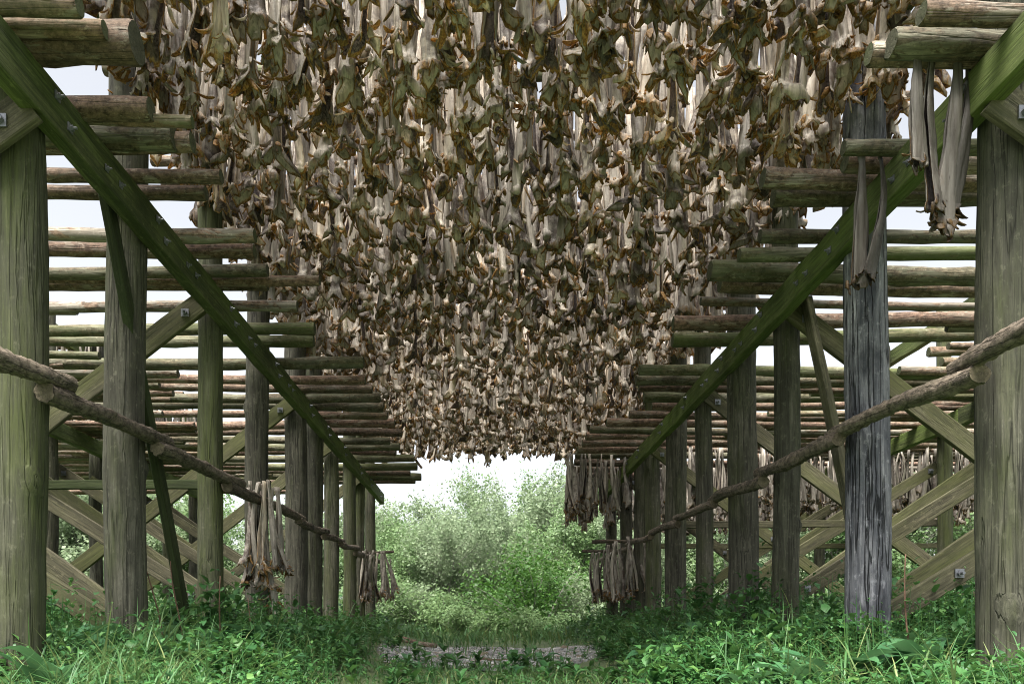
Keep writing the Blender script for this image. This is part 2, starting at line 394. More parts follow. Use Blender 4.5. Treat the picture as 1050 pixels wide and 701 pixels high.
def frame(side):
    s = -1 if side == 'L' else 1
    ys = YL if side == 'L' else YR
    x1, x2 = (XL1, XL2) if side == 'L' else (XR1, XR2)
    lab = ('tall timber drying rack of round posts and green beams, left of the grassy alley' if s < 0 else
           'tall timber drying rack with one silver grey post, right of the grassy alley')
    root = empty('drying_rack', (x1, ys[0], 0), lab, 'drying rack')
    n = 0
    for line, X in enumerate((x1, x2)):
        for i, y in enumerate(ys):
            if line == 1 and i < 2: continue
            seed = (0 if s < 0 else 500) + line * 50 + i
            g = np.random.default_rng(seed)
            r = .122 + g.uniform(-.012, .012)
            mat = M['post_green'] if g.random() < .35 else M['post']
            xx = X + g.uniform(-.02, .02)
            if line == 0 and s > 0:
                r = {0: .127, 1: .150, 2: .112, 3: .152, 4: .110, 5: .15, 6: .125, 7: .12, 8: .12, 9: .12}[i]
                mat = {0: M['post_green'], 1: M['post_grey'], 2: M['post_green']}.get(i, M['post'])
            if line == 0 and s < 0:
                r = {0: .124, 1: .132, 2: .112, 3: .128, 4: .140, 5: .13, 6: .125, 7: .12, 8: .12, 9: .12}[i]
                mat = M['post_green'] if i in (0, 2, 5) else M['post']
            if line == 1: r = .10
            z0 = float(gz(xx, y)) - .12; z1 = UT + .06
            me = log_mesh('post', z1 - z0, r * 1.03, r * .93, mat, M['end'], 24, 60, .022, .018, seed, knots=4, split=(i % 2 == 0))
            o = link('post', me, root)
            aim(o, (xx, y, z0), (xx, y, z1), (0, 1, 0) if g.random() < .5 else (1, 0, 0), root)
            if s > 0 and line == 0 and i == 1: o['label'] = 'silvery grey weathered post with dark blue streaks'
            n += 1
    # beams along both faces of each post line
    def beam(X, y0, y1, zb, zt, seed, bolts=None):
        me = board_mesh('beam', y1 - y0, zt - zb, .10, M['beam'], seed)
        o = link('beam', me, root); aim(o, (X, y0, (zb + zt) / 2), (X, y1, (zb + zt) / 2), (0, 0, 1), root)
        if bolts:
            for y in ys:
                if y0 < y < y1:
                    for k, (dy, dz) in enumerate(((-.06, .05), (.06, -.04))):
                        bolt(o, (X - s * .0555, y + dy, (zb + zt) / 2 + dz), (-s, 0, 0), root, .85)
                    if y < 9:
                        for dy in (.45, .62):
                            bolt(o, (X - s * .0555, y + dy, (zb + zt) / 2 - .02), (-s, 0, 0), root, .7)
        return o
    for line, X in enumerate((x1, x2)):
        off = .175 if line == 0 else .155
        cut = 8.6 if s < 0 else 9.9
        beam(X - s * off, 2.6, cut, BB, BT, 900 + line, bolts=(line == 0))
        beam(X - s * off, cut + .006, 16.6, BB + .006, BT - .004, 910 + line, bolts=(line == 0))
        if line == 0:
            beam(X - s * off, 2.4, 16.8, UB, UT, 930 + line)
            beam(X + s * off, 2.4, 16.8, UB, UT - .004, 940 + line)
        else:
            beam(X + s * off, 9.0, 16.8, UB, UT, 950)
    # crossed boards between the post lines (in the plane of a row) and steep boards along the line
    def brace(p0, p1, w, t, mat, seed, bolts=(), bdir=(0, -1, 0), ref=None):
        p0 = Vector(p0); p1 = Vector(p1)
        me = board_mesh('brace', (p1 - p0).length, w, t, mat, seed)
        o = link('brace', me, root)
        d = (p1 - p0).normalized()
        # thickness axis is local Y: keep it along bdir
        bd = Vector(bdir).normalized(); ref = d.cross(bd)
        aim(o, p0, p1, ref, root)
        for f in bolts:
            q = p0.lerp(p1, f); bolt(o, q + bd * (t / 2 + .004), bd, root, 1.25)
        return o
    for k, i in enumerate((0, 2, 4, 6, 8)):
        y = ys[i]; rr = .16
        y_f = y - rr - .03; y_b = y + rr + .03
        brace((x1 - s * (.17 if i == 0 else .02), y_f, EYE + (2.66 if i == 0 else 2.80)), (x2, y_f, EYE - .15), .185, .05, M['brace'], 700 + i, (.035, .5, .97))
        if i >= 2:
            brace((x1 + s * .05, y_b - .35, EYE - .38), (x2, y_b - .35, EYE + 2.25), .17, .05, M['brace'], 720 + i, (.03, .97))
    for i in (1, 3, 5, 7):
        y = ys[i] + .19
        brace((x1 + s * .02, y, EYE - .12 - (0 if s > 0 else .05)), (x2, y, EYE + 2.25), .165, .05, M['brace'], 760 + i, (.2, .97))
    # steep green board leaning along the post line
    if s < 0: brace((x1 + .05, 4.72, EYE + 2.86), (x1 + .05, 6.05, EYE - .05), .10, .06, M['brace_green'], 801, (), (1, 0, 0))
    else: brace((x1 + .11, 6.52, EYE + 2.85), (x1 + .12, 5.45, EYE + .10), .11, .06, M['brace'], 802, (), (-1, 0, 0))
    # level boards low down between the rows
    if s < 0: brace((x1 + .10, 8.05 + .17, EYE + 1.53), (x2, 8.05 + .17, EYE + 1.52), .10, .06, M['brace_green'], 811)
    else:
        brace((x1, 10.5 + .19, EYE + 1.40), (x2, 10.5 + .19, EYE + 1.43), .10, .06, M['brace'], 812)
        brace((x1, 13.1 + .19, EYE + 1.35), (x2 + 2, 13.1 + .19, EYE + 1.36), .09, .06, M['brace'], 813)
    return root
frame('L'); frame('R')

# ------------------------------------------------------------------ poles laid across the beams
ORD = ['first', 'second', 'third', 'fourth', 'fifth', 'sixth', 'seventh', 'eighth', 'ninth', 'tenth', 'eleventh', 'twelfth', 'thirteenth', 'fourteenth',
       'fifteenth', 'sixteenth', 'seventeenth', 'eighteenth', 'nineteenth', 'twentieth']
PMAT = ['pole_bark', 'pole_red', 'pole_moss', 'pole_pale']
PWORD = {'pole_bark': 'brown bark-flecked', 'pole_red': 'reddish brown', 'pole_moss': 'mossy green', 'pole_pale': 'pale stripped'}
def pole(xa, xb, y, z, r, mat, seed, label, group, tilt=0.0, endr=.8):
    L = abs(xb - xa)
    me = log_mesh('pole', L, r, r * endr, M[mat], M['end'], 14, 40, .075, .03, seed, knots=int(L * 2.5))
    o = link('wooden_pole', me)
    aim(o, (xa, y, z), (xb, y + tilt, z), (0, 0, 1))
    return tag(o, label, 'pole', group)

# measured pole ends: (px, py, thickness px, material)
LP = [(84, 12, 22, 0), (107, 33, 18, 1), (142, 46, 40, 0), (157, 112, 23, 0), (199, 125, 12, 1), (181, 144, 24, 2), (199, 151, 20, 0),
      (228, 181, 14, 0), (213, 198, 15, 0), (262, 241, 15, 3), (262, 257, 15, 1), (275, 279, 13, 2), (328, 286, 11, 1), (275, 294, 13, 0), (305, 316, 11, 3),
      (323, 339, 12, 2), (322, 350, 12, 2), (373, 372, 12, 2), (375, 389, 9, 1), (382, 398, 9, 0), (390, 408, 10, 2), (393, 417, 10, 2), (397, 425, 8, 1), (405, 435, 9, 1),
      (412, 444, 8, 0), (400, 451, 8, 2), (410, 458, 8, 2), (406, 464, 7, 1), (425, 470, 8, 2), (428, 478, 8, 2), (421, 484, 7, 0), (432, 488, 8, 2), (426, 493, 7, 0)]
RP = [(946, 12, 22, 0), (912, 44, 27, 2), (893, 56, 22, 0), (866, 148, 16, 2), (866, 166, 19, 1), (783, 184, 20, 0), (793, 202, 19, 2),
      (779, 240, 14, 2), (758, 262, 14, 2), (728, 279, 20, 2), (738, 293, 17, 0), (718, 310, 9, 3), (690, 330, 15, 1), (690, 346, 14, 2), (655, 380, 11, 2), (652, 390, 11, 2),
      (655, 398, 9, 1), (660, 406, 11, 2), (668, 415, 10, 1), (645, 426, 8, 0), (622, 434, 9, 1), (605, 441, 8, 2), (601, 447, 8, 1), (597, 453, 8, 0), (592, 460, 8, 1),
      (590, 467, 8, 2), (589, 474, 7, 0), (588, 480, 7, 0), (587, 486, 7, 1), (585, 491, 7, 2), (584, 496, 7, 0)]
def lay(lst, s):
    side = 'left' if s < 0 else 'right'
    for k, (px, py, t, mi) in enumerate(lst):
        if py < 100: zc = 2.93
        y = F * 2.93 / (636 - py); r = max(t / 2 * y / F, .035)
        if py > 405: r = max(r, .048)
        zc = 2.87 + r; y = F * zc / (636 - py)
        xa = (px - 498) / F * y
        mat = PMAT[mi]
        g = np.random.default_rng(1000 + k + (0 if s < 0 else 300))
        xb = s * g.uniform(7.2, 8.8)
        th = 'thick' if r > .062 else ('thin' if r < .045 else 'medium thick')
        if k < 18:
            lab = f'{th} {PWORD[mat]} pole, {ORD[k]} from the front on the {side} rack'
        else:
            lab = f'{th} {PWORD[mat]} pole among the closely packed far ones on the {side} rack'
        pole(xa, xb, y, EYE + zc, r, mat, 1000 + k + (0 if s < 0 else 300), lab, f'poles across the {side} rack', tilt=g.uniform(-.12, .12), endr=g.uniform(.65, .95))
lay(LP, -1); lay(RP, 1)
# poles that start on the outer beam, between the alley ones
for s in (-1, 1):
    side = 'left' if s < 0 else 'right'
    for k in range(38):
        g = np.random.default_rng(2000 + k + (0 if s < 0 else 100))
        y = 6.3 + k * .28 + g.uniform(-.1, .1)
        mat = PMAT[int(g.choice(4, p=[.25, .25, .15, .35]))]
        r = g.uniform(.036, .06)
        x0 = s * g.uniform(3.6, 5.4); x1 = s * g.uniform(10.5, 12.5)
        lab = f'{PWORD[mat]} pole starting midway over the {side} rack, away from the alley'
        pole(x0, x1, y, EYE + 2.87 + r + .002, r, mat, 2000 + k + (0 if s < 0 else 100), lab, f'outer poles of the {side} rack', tilt=g.uniform(-.15, .15))

# ------------------------------------------------------------------ low rails lashed along the posts
def rails(s):
    side = 'left' if s < 0 else 'right'
    X = -2.335 if s < 0 else 2.55
    segs = ([(2.55, 4.08), (3.84, 5.36), (5.12, 6.95), (6.55, 9.3), (9.0, 10.75), (10.5, 11.9), (11.65, 13.3), (13.05, 15.9)] if s < 0 else
            [(2.4, 3.98), (3.74, 5.40), (5.17, 6.86), (6.64, 8.3), (8.05, 9.8), (9.55, 11.4), (11.1, 13.2), (12.9, 16.5)])
    for k, (y0, y1) in enumerate(segs):
        r = .052 if k < 4 else .046
        za, zb = (1.215, 1.30) if s < 0 else (1.275, 1.365)
        xo = X - s * .03 + s * .012 * (k % 2)
        me = log_mesh('rail', y1 - y0, r * 1.06, r * .92, M['rail'], M['rail_end'], 18, 64, .13, .022, 3000 + k + (0 if s < 0 else 50), knots=9)
        o = link('rail_log', me)
        aim(o, (xo, y0, EYE + za), (xo + s * .015, y1, EYE + zb), (0, 0, 1))
        tag(o, f'rough bark-covered log, {ORD[k]} from the front in the rail along the {side} posts', 'rail log', f'rail logs along the {side} posts')
rails(-1); rails(1)

# ------------------------------------------------------------------ dried fish
def shell(P, th, Ao, Ai):
    """thick sheet from a grid of points P (m,n,3); Ao/Ai (m,n,4) tints of the outer and inner face"""
    m, n, _ = P.shape
    du = np.gradient(P, axis=0); dv = np.gradient(P, axis=1)
    Nn = np.cross(dv, du); Nn /= (np.linalg.norm(Nn, axis=-1, keepdims=True) + 1e-9)
    o = (P + Nn * th / 2).reshape(-1, 3); i = (P - Nn * th / 2).reshape(-1, 3)
    V = np.concatenate([o, i]); A = np.concatenate([Ao.reshape(-1, 4), Ai.reshape(-1, 4)])
    idx = np.arange(m * n).reshape(m, n); q = m * n
    a, b, c, d = idx[:-1, :-1], idx[:-1, 1:], idx[1:, 1:], idx[1:, :-1]
    f1 = np.stack([a, b, c, d], -1).reshape(-1, 4); f2 = np.stack([a, d, c, b], -1).reshape(-1, 4) + q
    ring = np.concatenate([idx[0, :], idx[1:, -1], idx[-1, -2::-1], idx[-2:0:-1, 0]])
    r2 = np.roll(ring, -1)
    f3 = np.stack([ring, ring + q, r2 + q, r2], -1)
    return V, np.concatenate([f1, f2, f3]), A

def fish(g, hi=2, flare=1.0, dark=None, Lr=(.74, .95)):
    """one split, headless, air-dried cod hanging by its tail from the local origin (-Z down); the nape flares out into two torn lobes"""
    nb, nk, nc = {2: (16, 11, 21), 1: (8, 7, 11), 0: (5, 5, 9)}[hi]
    L = g.uniform(*Lr); slim = flare < .5
    dark = 1.1 * g.uniform(0, 1) if dark is None else dark
    kl = g.uniform(.09, .165) if not slim else g.uniform(.04, .08)       # length of the flared nape
    t = np.linspace(0, 1, nb)[:, None]; u = np.linspace(-1, 1, nc)[None]
    Lb = L - kl * .7
    rx = np.interp(t, [0, .05, .12, .2, .45, .75, .93, 1], [.030, .026, .015, .018, .035, .048, .053, .055]) * g.uniform(.75, 1.2) * (.85 if slim else 1)
    fl = np.interp(t, [0, .1, .3, .8, 1], [.3, .55, .7, .6, .6])
    a = np.interp(t, [0, .25, .6, 1], [2.9, 2.8, g.uniform(2.0, 2.6), g.uniform(1.6, 2.5)])
    tw = g.uniform(-.5, .5) * (1.6 if slim else 1)
    ph0 = a * u; ph = ph0 + g.uniform(-.2, .2) + tw * t
    f1, f2 = g.uniform(0, 6, 2)
    cr = 1 + .17 * np.sin(3 * ph0 + f1 + 5 * t) + .13 * np.sin(5 * ph0 - 8 * t + f2) + (.05 if hi == 2 else .08) * g.normal(size=(nb, nc))
    bx, by = g.normal(size=2) * (.035 if slim else .025)
    zz = -Lb * t + np.zeros((nb, nc))
    cx = bx * np.sin(2.9 * t + 1); cy = by * np.sin(3.4 * t)
    ox = rx * cr * np.cos(ph) - rx * .3; oy = rx * fl * cr * np.sin(ph)
    P = np.stack([ox + cx, oy + cy, zz], -1)
    # nape: every column runs on from the body, out and over by its own amount
    l1, l2 = g.uniform(.8, 1.8), -g.uniform(.8, 1.8)
    pc = a[-1] * u[0]
    lobe = np.exp(-((pc - l1) / .55) ** 2) * g.uniform(.6, 1.1) + np.exp(-((pc - l2) / .55) ** 2) * g.uniform(.6, 1.1) + .5 * np.exp(-(pc / .5) ** 2) * g.random()
    lobe = np.clip(lobe + .08 * g.normal(size=nc), 0, 1.15)
    ln = kl * (.45 + .85 * lobe) * (1 + .16 * g.normal(size=nc))
    s_ = np.linspace(0, 1, nk + 1)[1:, None]
    turn = rad(g.uniform(45, 85)) * (.25 if slim else 1); droop = rad(g.uniform(10, 130)) * (.3 if slim else 1)
    hd = math.pi / 2 - lobe[None] * turn * np.sin(np.clip(s_ * 1.5, 0, 1) * math.pi / 2) + lobe[None] * droop * np.clip(s_ - .45, 0, 1) ** 1.2 * 1.7
    ds = ln[None] / nk
    out = np.cumsum(np.cos(hd) * ds, 0); dn = np.cumsum(np.sin(hd) * ds, 0)
    wv = .010 * np.sin(4.3 * pc[None] + 5 * s_ + g.uniform(0, 6)) * s_ + .006 * np.sin(9 * pc[None] + 9 * s_) * s_ + (.0035 if hi == 2 else .006) * g.normal(size=(nk, nc)) * s_
    phl = ph[-1][None]
    K = np.stack([P[-1, :, 0][None] + (out + wv) * np.cos(phl), P[-1, :, 1][None] + (out + wv) * np.sin(phl) * .85, P[-1, :, 2][None] - dn + wv * .6], -1)
    P = np.concatenate([P, K]); nr = nb + nk
    tt = np.concatenate([t, 1 + s_])                         # 0..1 body, 1..2 nape
    one = np.ones((nr, nc)); B = g.uniform(0, 1)
    skin = dark * .8 + .55 * np.cos(np.concatenate([ph, np.repeat(phl, nk, 0)])) * (.4 + dark) - .15 - .25 * smooth(1.0, 1.6, tt) * g.uniform(-.4, 1)
    rim = smooth(1.72, 2.0, tt) * .75 + .8 * np.abs(u) ** 14 * smooth(.3, 1, tt)
    q = {2: 1.0, 1: .8, 0: .7}[hi]
    Ao = np.stack([.04 * one + 1.15 * q * rim * one + .26 * smooth(1.0, 1.9, tt) * g.random() * one, skin * one, B * one, one], -1)
    Ai = np.stack([(.06 + .30 * g.random()) * one + .24 * smooth(.9, 1.8, tt) * one, (.05 + .5 * g.random()) * one, B * one, one], -1)
    parts = [shell(P, .007, Ao, Ai)]
    nf = {2: g.integers(5, 9), 1: g.integers(3, 5), 0: 2}[hi]
    for k in range(nf):                                      # torn strips, fins and gill-bone shreds at the nape
        thn = g.uniform(0, 6.28); m, n = {2: (8, 5), 1: (5, 3), 0: (4, 3)}[hi]
        l_ = g.uniform(.05, .14) * (.6 if slim else 1); w0 = g.uniform(.006, .028)
        x_ = np.linspace(0, 1, m)[:, None]; uu = np.linspace(-1, 1, n)[None]
        h0, h1 = rad(g.uniform(40, 100)), rad(g.uniform(-30, 170))
        h_ = h0 + (h1 - h0) * x_; d_ = l_ / (m - 1)
        o_ = np.cumsum(np.cos(h_) * d_, 0) - np.cos(h_[0]) * d_; z_ = -(np.cumsum(np.sin(h_) * d_, 0) - np.sin(h_[0]) * d_)
        wid = np.maximum(w0 * (np.interp(x_, [0, .3, .8, 1], [.7, 1.0, .7, .25]) + .15 * g.normal(size=(m, 1)) * x_), .003)
        rb = float(rx[-1, 0]) * g.uniform(.7, 1.25); tz = -Lb - g.uniform(-.04, .05)
        o = np.array([math.cos(thn), math.sin(thn) * .8]); tv = np.array([-math.sin(thn), math.cos(thn)])
        dr = -g.uniform(-.3, .9) * np.abs(uu) ** 1.5 * wid; side = uu * wid + g.uniform(-.4, .4) * l_ * x_ ** 1.5
        oo = o_ + dr * np.sin(h_); up = z_ + dr * np.cos(h_)
        Pf = np.stack([o[0] * (rb + oo) + tv[0] * side - .3 * float(rx[-1, 0]) + float(cx[-1, 0]), o[1] * (rb + oo) + tv[1] * side + float(cy[-1, 0]), tz + up], -1)
        on = np.ones((m, n)); e = g.uniform(.2, .7) + .3 * x_ * on
        Af = np.stack([e, (dark * .5) * on, B * on, on], -1); Ag = np.stack([e * on, (.1 + .5 * g.random()) * on, B * on, on], -1)
        parts.append(shell(Pf[:, ::-1], .005, Af[:, ::-1], Ag))
    V = []; Fq = []; A = []; b = 0
    for v, f, c in parts: V.append(v); Fq.append(f + b); A.append(c); b += len(v)
    return np.concatenate(V), np.concatenate(Fq), np.concatenate(A)

gf = np.random.default_rng(99)
HI = []
for k in range(24):
    dk = (0, .12, .35, .55, .8, 1.05)[k % 6]
    V, Fq, A = fish(gf, 2, 1.0, dk * .95)
    HI.append((mesh_np('dried_fish', V, Fq, A, True, [M['fish']]), dk))
SLIM = []
for k in range(8):
    V, Fq, A = fish(gf, 2, .3, .75 + .45 * gf.random(), (.78, .95))
    A[:, 2] = gf.uniform(-.05, .6)
    SLIM.append(mesh_np('hanging_fish', V, Fq, A, True, [M['fish']]))
SLIMD = []
for k in range(6):
    V, Fq, A = fish(gf, 2, .3, .95 + .3 * gf.random(), (.80, .95))
    V = V * np.array([1.25, .62, 1.0]); A[:, 2] = gf.uniform(-.75, -.40)
    SLIMD.append(mesh_np('hanging_fish', V, Fq, A, True, [M['fish']]))
MIDV = [fish(gf, 1, 1.0) for _ in range(36)]
LOWV = [fish(gf, 0, 1.0) for _ in range(36)]
LOWS = [fish(gf, 0, .35, .5 + .6 * gf.random()) for _ in range(16)]

UPZ = UT + .055
pole_ys = np.arange(3.72, 16.5, .38)
over = []
for k, y in enumerate(pole_ys):
    g = np.random.default_rng(4000 + k)
    r = g.uniform(.042, .058)
    xl, xr = -3.2 + g.uniform(-.25, .2), 3.45 + g.uniform(-.2, .25)
    mat = PMAT[int(g.choice(4))]
    pole(xl, xr, y, UT + r, r, mat, 4000 + k, f'high {PWORD[mat]} pole holding the ceiling of fish between the two racks', 'high poles carrying the fish ceiling', tilt=g.uniform(-.06, .06))
    for sg in (-1, 1):
        x = -2.55 + g.uniform(0, .08); 
        while x < 3.05:
            over.append((x, y + sg * (r + .03) + g.normal() * .02, UT + r * 1.2 + g.normal() * .05, g.uniform(0, 6.28), g.uniform(.88, 1.12)))
            x += g.uniform(.10, .175)
over = np.array(over)
# the ones that show largest: nearest whose lower end falls inside the picture
bz = over[:, 2] - EYE - .8 * over[:, 4]
py = 636 - F * bz / over[:, 1]; px = 498 + F * over[:, 0] / over[:, 1]
cand = np.where((py > 14) & (px > 100) & (px < 940))[0]
cand = cand[np.argsort(over[cand, 1])]
sel = set(cand[:250].tolist())
LOOK = ['pale cream', 'cream and grey', 'grey-streaked', 'grey-brown', 'slate grey', 'dark slate']
BAND = lambda x: ('at the left' if x < -.85 else 'over mid alley' if x < .9 else 'at the right')
front = {}
for j in sorted(sel, key=lambda q: over[q, 1]):
    x, y, z, rz, sc = over[j]
    k = int(gf.integers(0, 24))
    me, dk = HI[k]
    o = link('dried_fish', me); o.location = (x, y, z); o.rotation_euler = (gf.normal() * .05, gf.normal() * .05, rz); o.scale = (sc, sc, sc)
    row = 'front' if y < 5.0 else 'next'
    tag(o, f'{LOOK[k % 6]} dried fish with curled flaps in the {row} rows, {BAND(x)}', 'dried fish',
        f'{LOOK[k % 6]} dried fish in the {row} rows of the ceiling')

def scatter(variants, pts, g, t0=0., t1=1.):
    """copies of low-detail fish, one joined sheet of geometry"""
    V = []; Fq = []; A = []; b = 0
    for (x, y, z, rz, sc) in pts:
        v, f, a = variants[int(g.integers(0, len(variants)))]
        c, s = math.cos(rz), math.sin(rz)
        w = v * sc; tx, ty = g.normal(size=2) * .05
        q = np.stack([w[:, 0] * c - w[:, 1] * s + x + tx * w[:, 2], w[:, 0] * s + w[:, 1] * c + y + ty * w[:, 2], w[:, 2] + z], -1)
        aa = a.copy(); aa[:, 2] = g.uniform(t0, t1)
        V.append(q); Fq.append(f + b); A.append(aa); b += len(v)
    return V, Fq, A, b
rest = [over[i] for i in range(len(over)) if i not in sel]
near_rest = [p for p in rest if p[1] < 9.5]; far_rest = [p for p in rest if p[1] >= 9.5]
side_pts = []
for s in (-1, 1):
    for k in range(14):      # fish hung from the far poles of the side racks
        g = np.random.default_rng(5000 + k + (0 if s < 0 else 40))
        y = 12.2 + k * .33
        if s > 0:
            for x in np.arange(3.1, 9.5, .13): side_pts.append((x + g.normal() * .03, y + g.choice([-.09, .09]), EYE + 2.93 + g.normal() * .05, g.uniform(0, 6.28), g.uniform(.9, 1.1)))
for k in range(12):           # high fish of the next rack on the left
    g = np.random.default_rng(5200 + k)
    y = 11.4 + k * .36
    for x in np.arange(-10.5, -6.2, .13): side_pts.append((x, y + g.choice([-.09, .09]), UT + .06 + g.normal() * .05, g.uniform(0, 6.28), g.uniform(.9, 1.1)))
    pole(-6.05, -10.9, y, UT + .05, .05, 'pole_bark', 5300 + k, 'high brown pole carrying fish over the outer line of posts on the left', 'high outer poles on the left')

# ---- fish one can tell apart, on the rails and the pole ends
def hang(me, x, y, z, rz, sc, label, group, tilt=(0, 0)):
    o = link('hanging_fish', me); o.location = (x, y, z); o.rotation_euler = (tilt[0], tilt[1], rz); o.scale = (sc, sc, sc)
    return tag(o, label, 'dried fish', group)
gn = np.random.default_rng(321)
def at(px, Y): return (px - 498) / F * Y
yy = 3.80
for (px, L, lab, kk) in ((936, .66, 'slim grey dried fish, leftmost of those under the thick mossy pole end', 0), (954, .92, 'long pale grey dried fish hanging beside the slim grey one under the mossy pole end', 1),
                         (974, 1.0, 'long twisted dried fish with pale torn tip, between two others near the right beam', 2), (987, .86, 'grey dried fish with splayed end nearest to the right green beam', 3)):
    hang(SLIMD[kk], at(px, yy), yy - .06 + .03 * kk, EYE + 3.02, gn.uniform(-.7, .7), L / .86, lab, 'fish hanging under the near right pole ends')
for (px, L, lab, kk) in ((884, .80, 'slim pale dried fish hanging alone before the silver grey post, the left of two', 4), (899, .74, 'slim pale dried fish hanging before the silver grey post, the right of two', 5)):
    hang(SLIMD[kk], at(px, 4.5), 4.52, EYE + 2.93, gn.uniform(-.7, .7), L / .86, lab, 'fish before the silver grey post')
for k in range(13):     # bundle on the left rail
    Y = 7.45 + gn.uniform(-.12, .22)
    hang(SLIM[k % 8] if k < 7 else HI[k][0], -2.30 + .14 * ((k * 5 % 13) - 6) / 6, Y, EYE + 1.38 + gn.uniform(-.05, .05) - (.30 if k == 7 else 0), gn.uniform(0, 6), gn.uniform(.95, 1.12),
         'long grey dried fish in the tied bundle on the near left rail', 'fish bundled on the near left rail', (gn.normal() * .08, -.014 * ((k * 5 % 13) - 6)))
for k in range(20):
    Y = 13.6 + gn.uniform(0, 1.9)
    hang(SLIM[k % 8], -2.25 + gn.uniform(-.14, .32), Y, EYE + 1.32 + gn.uniform(-.05, .05), gn.uniform(0, 6), gn.uniform(.85, 1.05),
         'dried fish in the dense bunch at the far end of the left rail', 'fish at the far end of the left rail', (gn.normal() * .08, gn.normal() * .16))
for k in range(44):
    Y = 12.4 + 3.9 * k / 44 + gn.uniform(-.1, .1)
    hang(SLIM[k % 8], 2.50 + gn.uniform(-.40, .40), Y, EYE + 1.38 + gn.uniform(-.06, .06), gn.uniform(0, 6), gn.uniform(.95, 1.12),
         'dried fish in the long row on the far right rail', 'fish on the far right rail', (gn.normal() * .06, gn.normal() * .08))
for k in range(18):
    Y = 12.9 + .36 * (k % 9); X = .113 * Y + .75 * gn.random()
    hang(SLIM[k % 8], X, Y + gn.choice([-.08, .08]), EYE + 2.95 + gn.uniform(-.06, .04), gn.uniform(0, 6), gn.uniform(.9, 1.08),
         'dried fish hanging under the far pole ends on the right rack', 'fish under the far right pole ends', (gn.normal() * .04, gn.normal() * .05))
for k in range(46):
    Y = 12.9 + .36 * (k % 9); side_pts.append((.113 * Y + 1.15 * gn.random(), Y + gn.choice([-.08, .08]), EYE + 2.95 + gn.uniform(-.06, .04), gn.uniform(0, 6.28), gn.uniform(.9, 1.08)))

VV = []; FF = []; AA = []; b = 0
for variants, pts, sd in ((MIDV, near_rest, 1), (LOWV, far_rest, 2), (LOWS + LOWV[:6], side_pts, 3)):
    v, f, a, nb = scatter(variants, pts, np.random.default_rng(sd), *((-.4, .45) if sd == 3 else (-.1, 1.1)))
    VV += v; FF += [q + b for q in f]; AA += a; b += nb
tag(link('fish_mass', mesh_np('fish_mass', np.concatenate(VV), np.concatenate(FF), np.concatenate(AA), True, [M['fish']])),
    'dense mass of grey, cream and ochre dried fish filling the racks farther back', 'dried fish', kind='stuff')
print('fish', len(over), 'mass faces', sum(len(q) for q in FF))

# ------------------------------------------------------------------ leaves and grass (vectorised)
def leaves_np(o, az, pitch, length, width, droop, fold, g, st=4, roll=None):
    """n leaves; o (n,3) base, az azimuth, pitch above horizontal at the base; returns V,F"""
    n = len(o)
    s = np.linspace(0, 1, st)
    wp = np.interp(s, [0, .12, .4, .75, 1], [.10, .62, 1, .62, .02])
    hd = pitch[:, None] - droop[:, None] * s[None]
    ds = length[:, None] / (st - 1)
    dx = np.cos(hd) * ds; dz = np.sin(hd) * ds
    rx = np.concatenate([np.zeros((n, 1)), np.cumsum(dx[:, :-1], 1)], 1); rz = np.concatenate([np.zeros((n, 1)), np.cumsum(dz[:, :-1], 1)], 1)
    w = width[:, None] * wp[None] / 2
    wav = .25 * np.sin(s[None] * 9 + g.uniform(0, 6, (n, 1)))
    ca, sa = np.cos(az)[:, None], np.sin(az)[:, None]
    V = np.zeros((n, st, 3, 3))
    for c, u in enumerate((-1, 0, 1)):
        lat = u * w; up = abs(u) * w * (fold[:, None] + wav * u)
        if roll is not None: up = up + u * w * roll[:, None]
        V[:, :, c, 0] = o[:, 0:1] + ca * rx - sa * lat - ca * np.sin(hd) * up
        V[:, :, c, 1] = o[:, 1:2] + sa * rx + ca * lat - sa * np.sin(hd) * up
        V[:, :, c, 2] = o[:, 2:3] + rz + np.cos(hd) * up
    b = (np.arange(n) * st * 3)[:, None, None]
    k = (np.arange(st - 1) * 3)[None, :, None]
    f = np.array([[0, 1, 4, 3], [1, 2, 5, 4]])
    Fq = (b[..., None] + k[..., None] + f[None, None]).reshape(-1, 4)
    return V.reshape(-1, 3), Fq, st * 3
def tints(n, rep, g, bias=0.0):
    return np.repeat(np.stack([np.clip(g.uniform(0, 1, n) + bias, 0, 1), g.uniform(0, 1, n), g.uniform(0, 1, n), np.ones(n)], -1), rep, 0)

def bank_points(n, g, y0=2.2, y1=18.0, centre=.03, front=.16):
    """points on the weedy banks, denser near the lens"""
    out = []
    while len(out) < n:
        u = g.random(); y = y0 * (y1 / y0) ** u
        xmin, xmax = -.70 * y - .5, .77 * y + .5
        x = g.uniform(max(xmin, -9.5), min(xmax, 9.5))
        edge = np.interp(y, [2, 4.5, 7, 9, 13, 18], [.95, 1.05, 1.25, 1.55, 1.7, 1.55])
        k = abs(x + .0) - edge + g.normal() * .18
        if y < 7.6 and abs(x) < edge and y > 5.3:
            if g.random() < front: out.append((x, y, .22))
            continue
        if k < 0:
            if y > 5.3 and g.random() < centre: out.append((x, y, .3))
            continue
        out.append((x, y, min(1, .4 + k * .6)))
    return np.array(out)

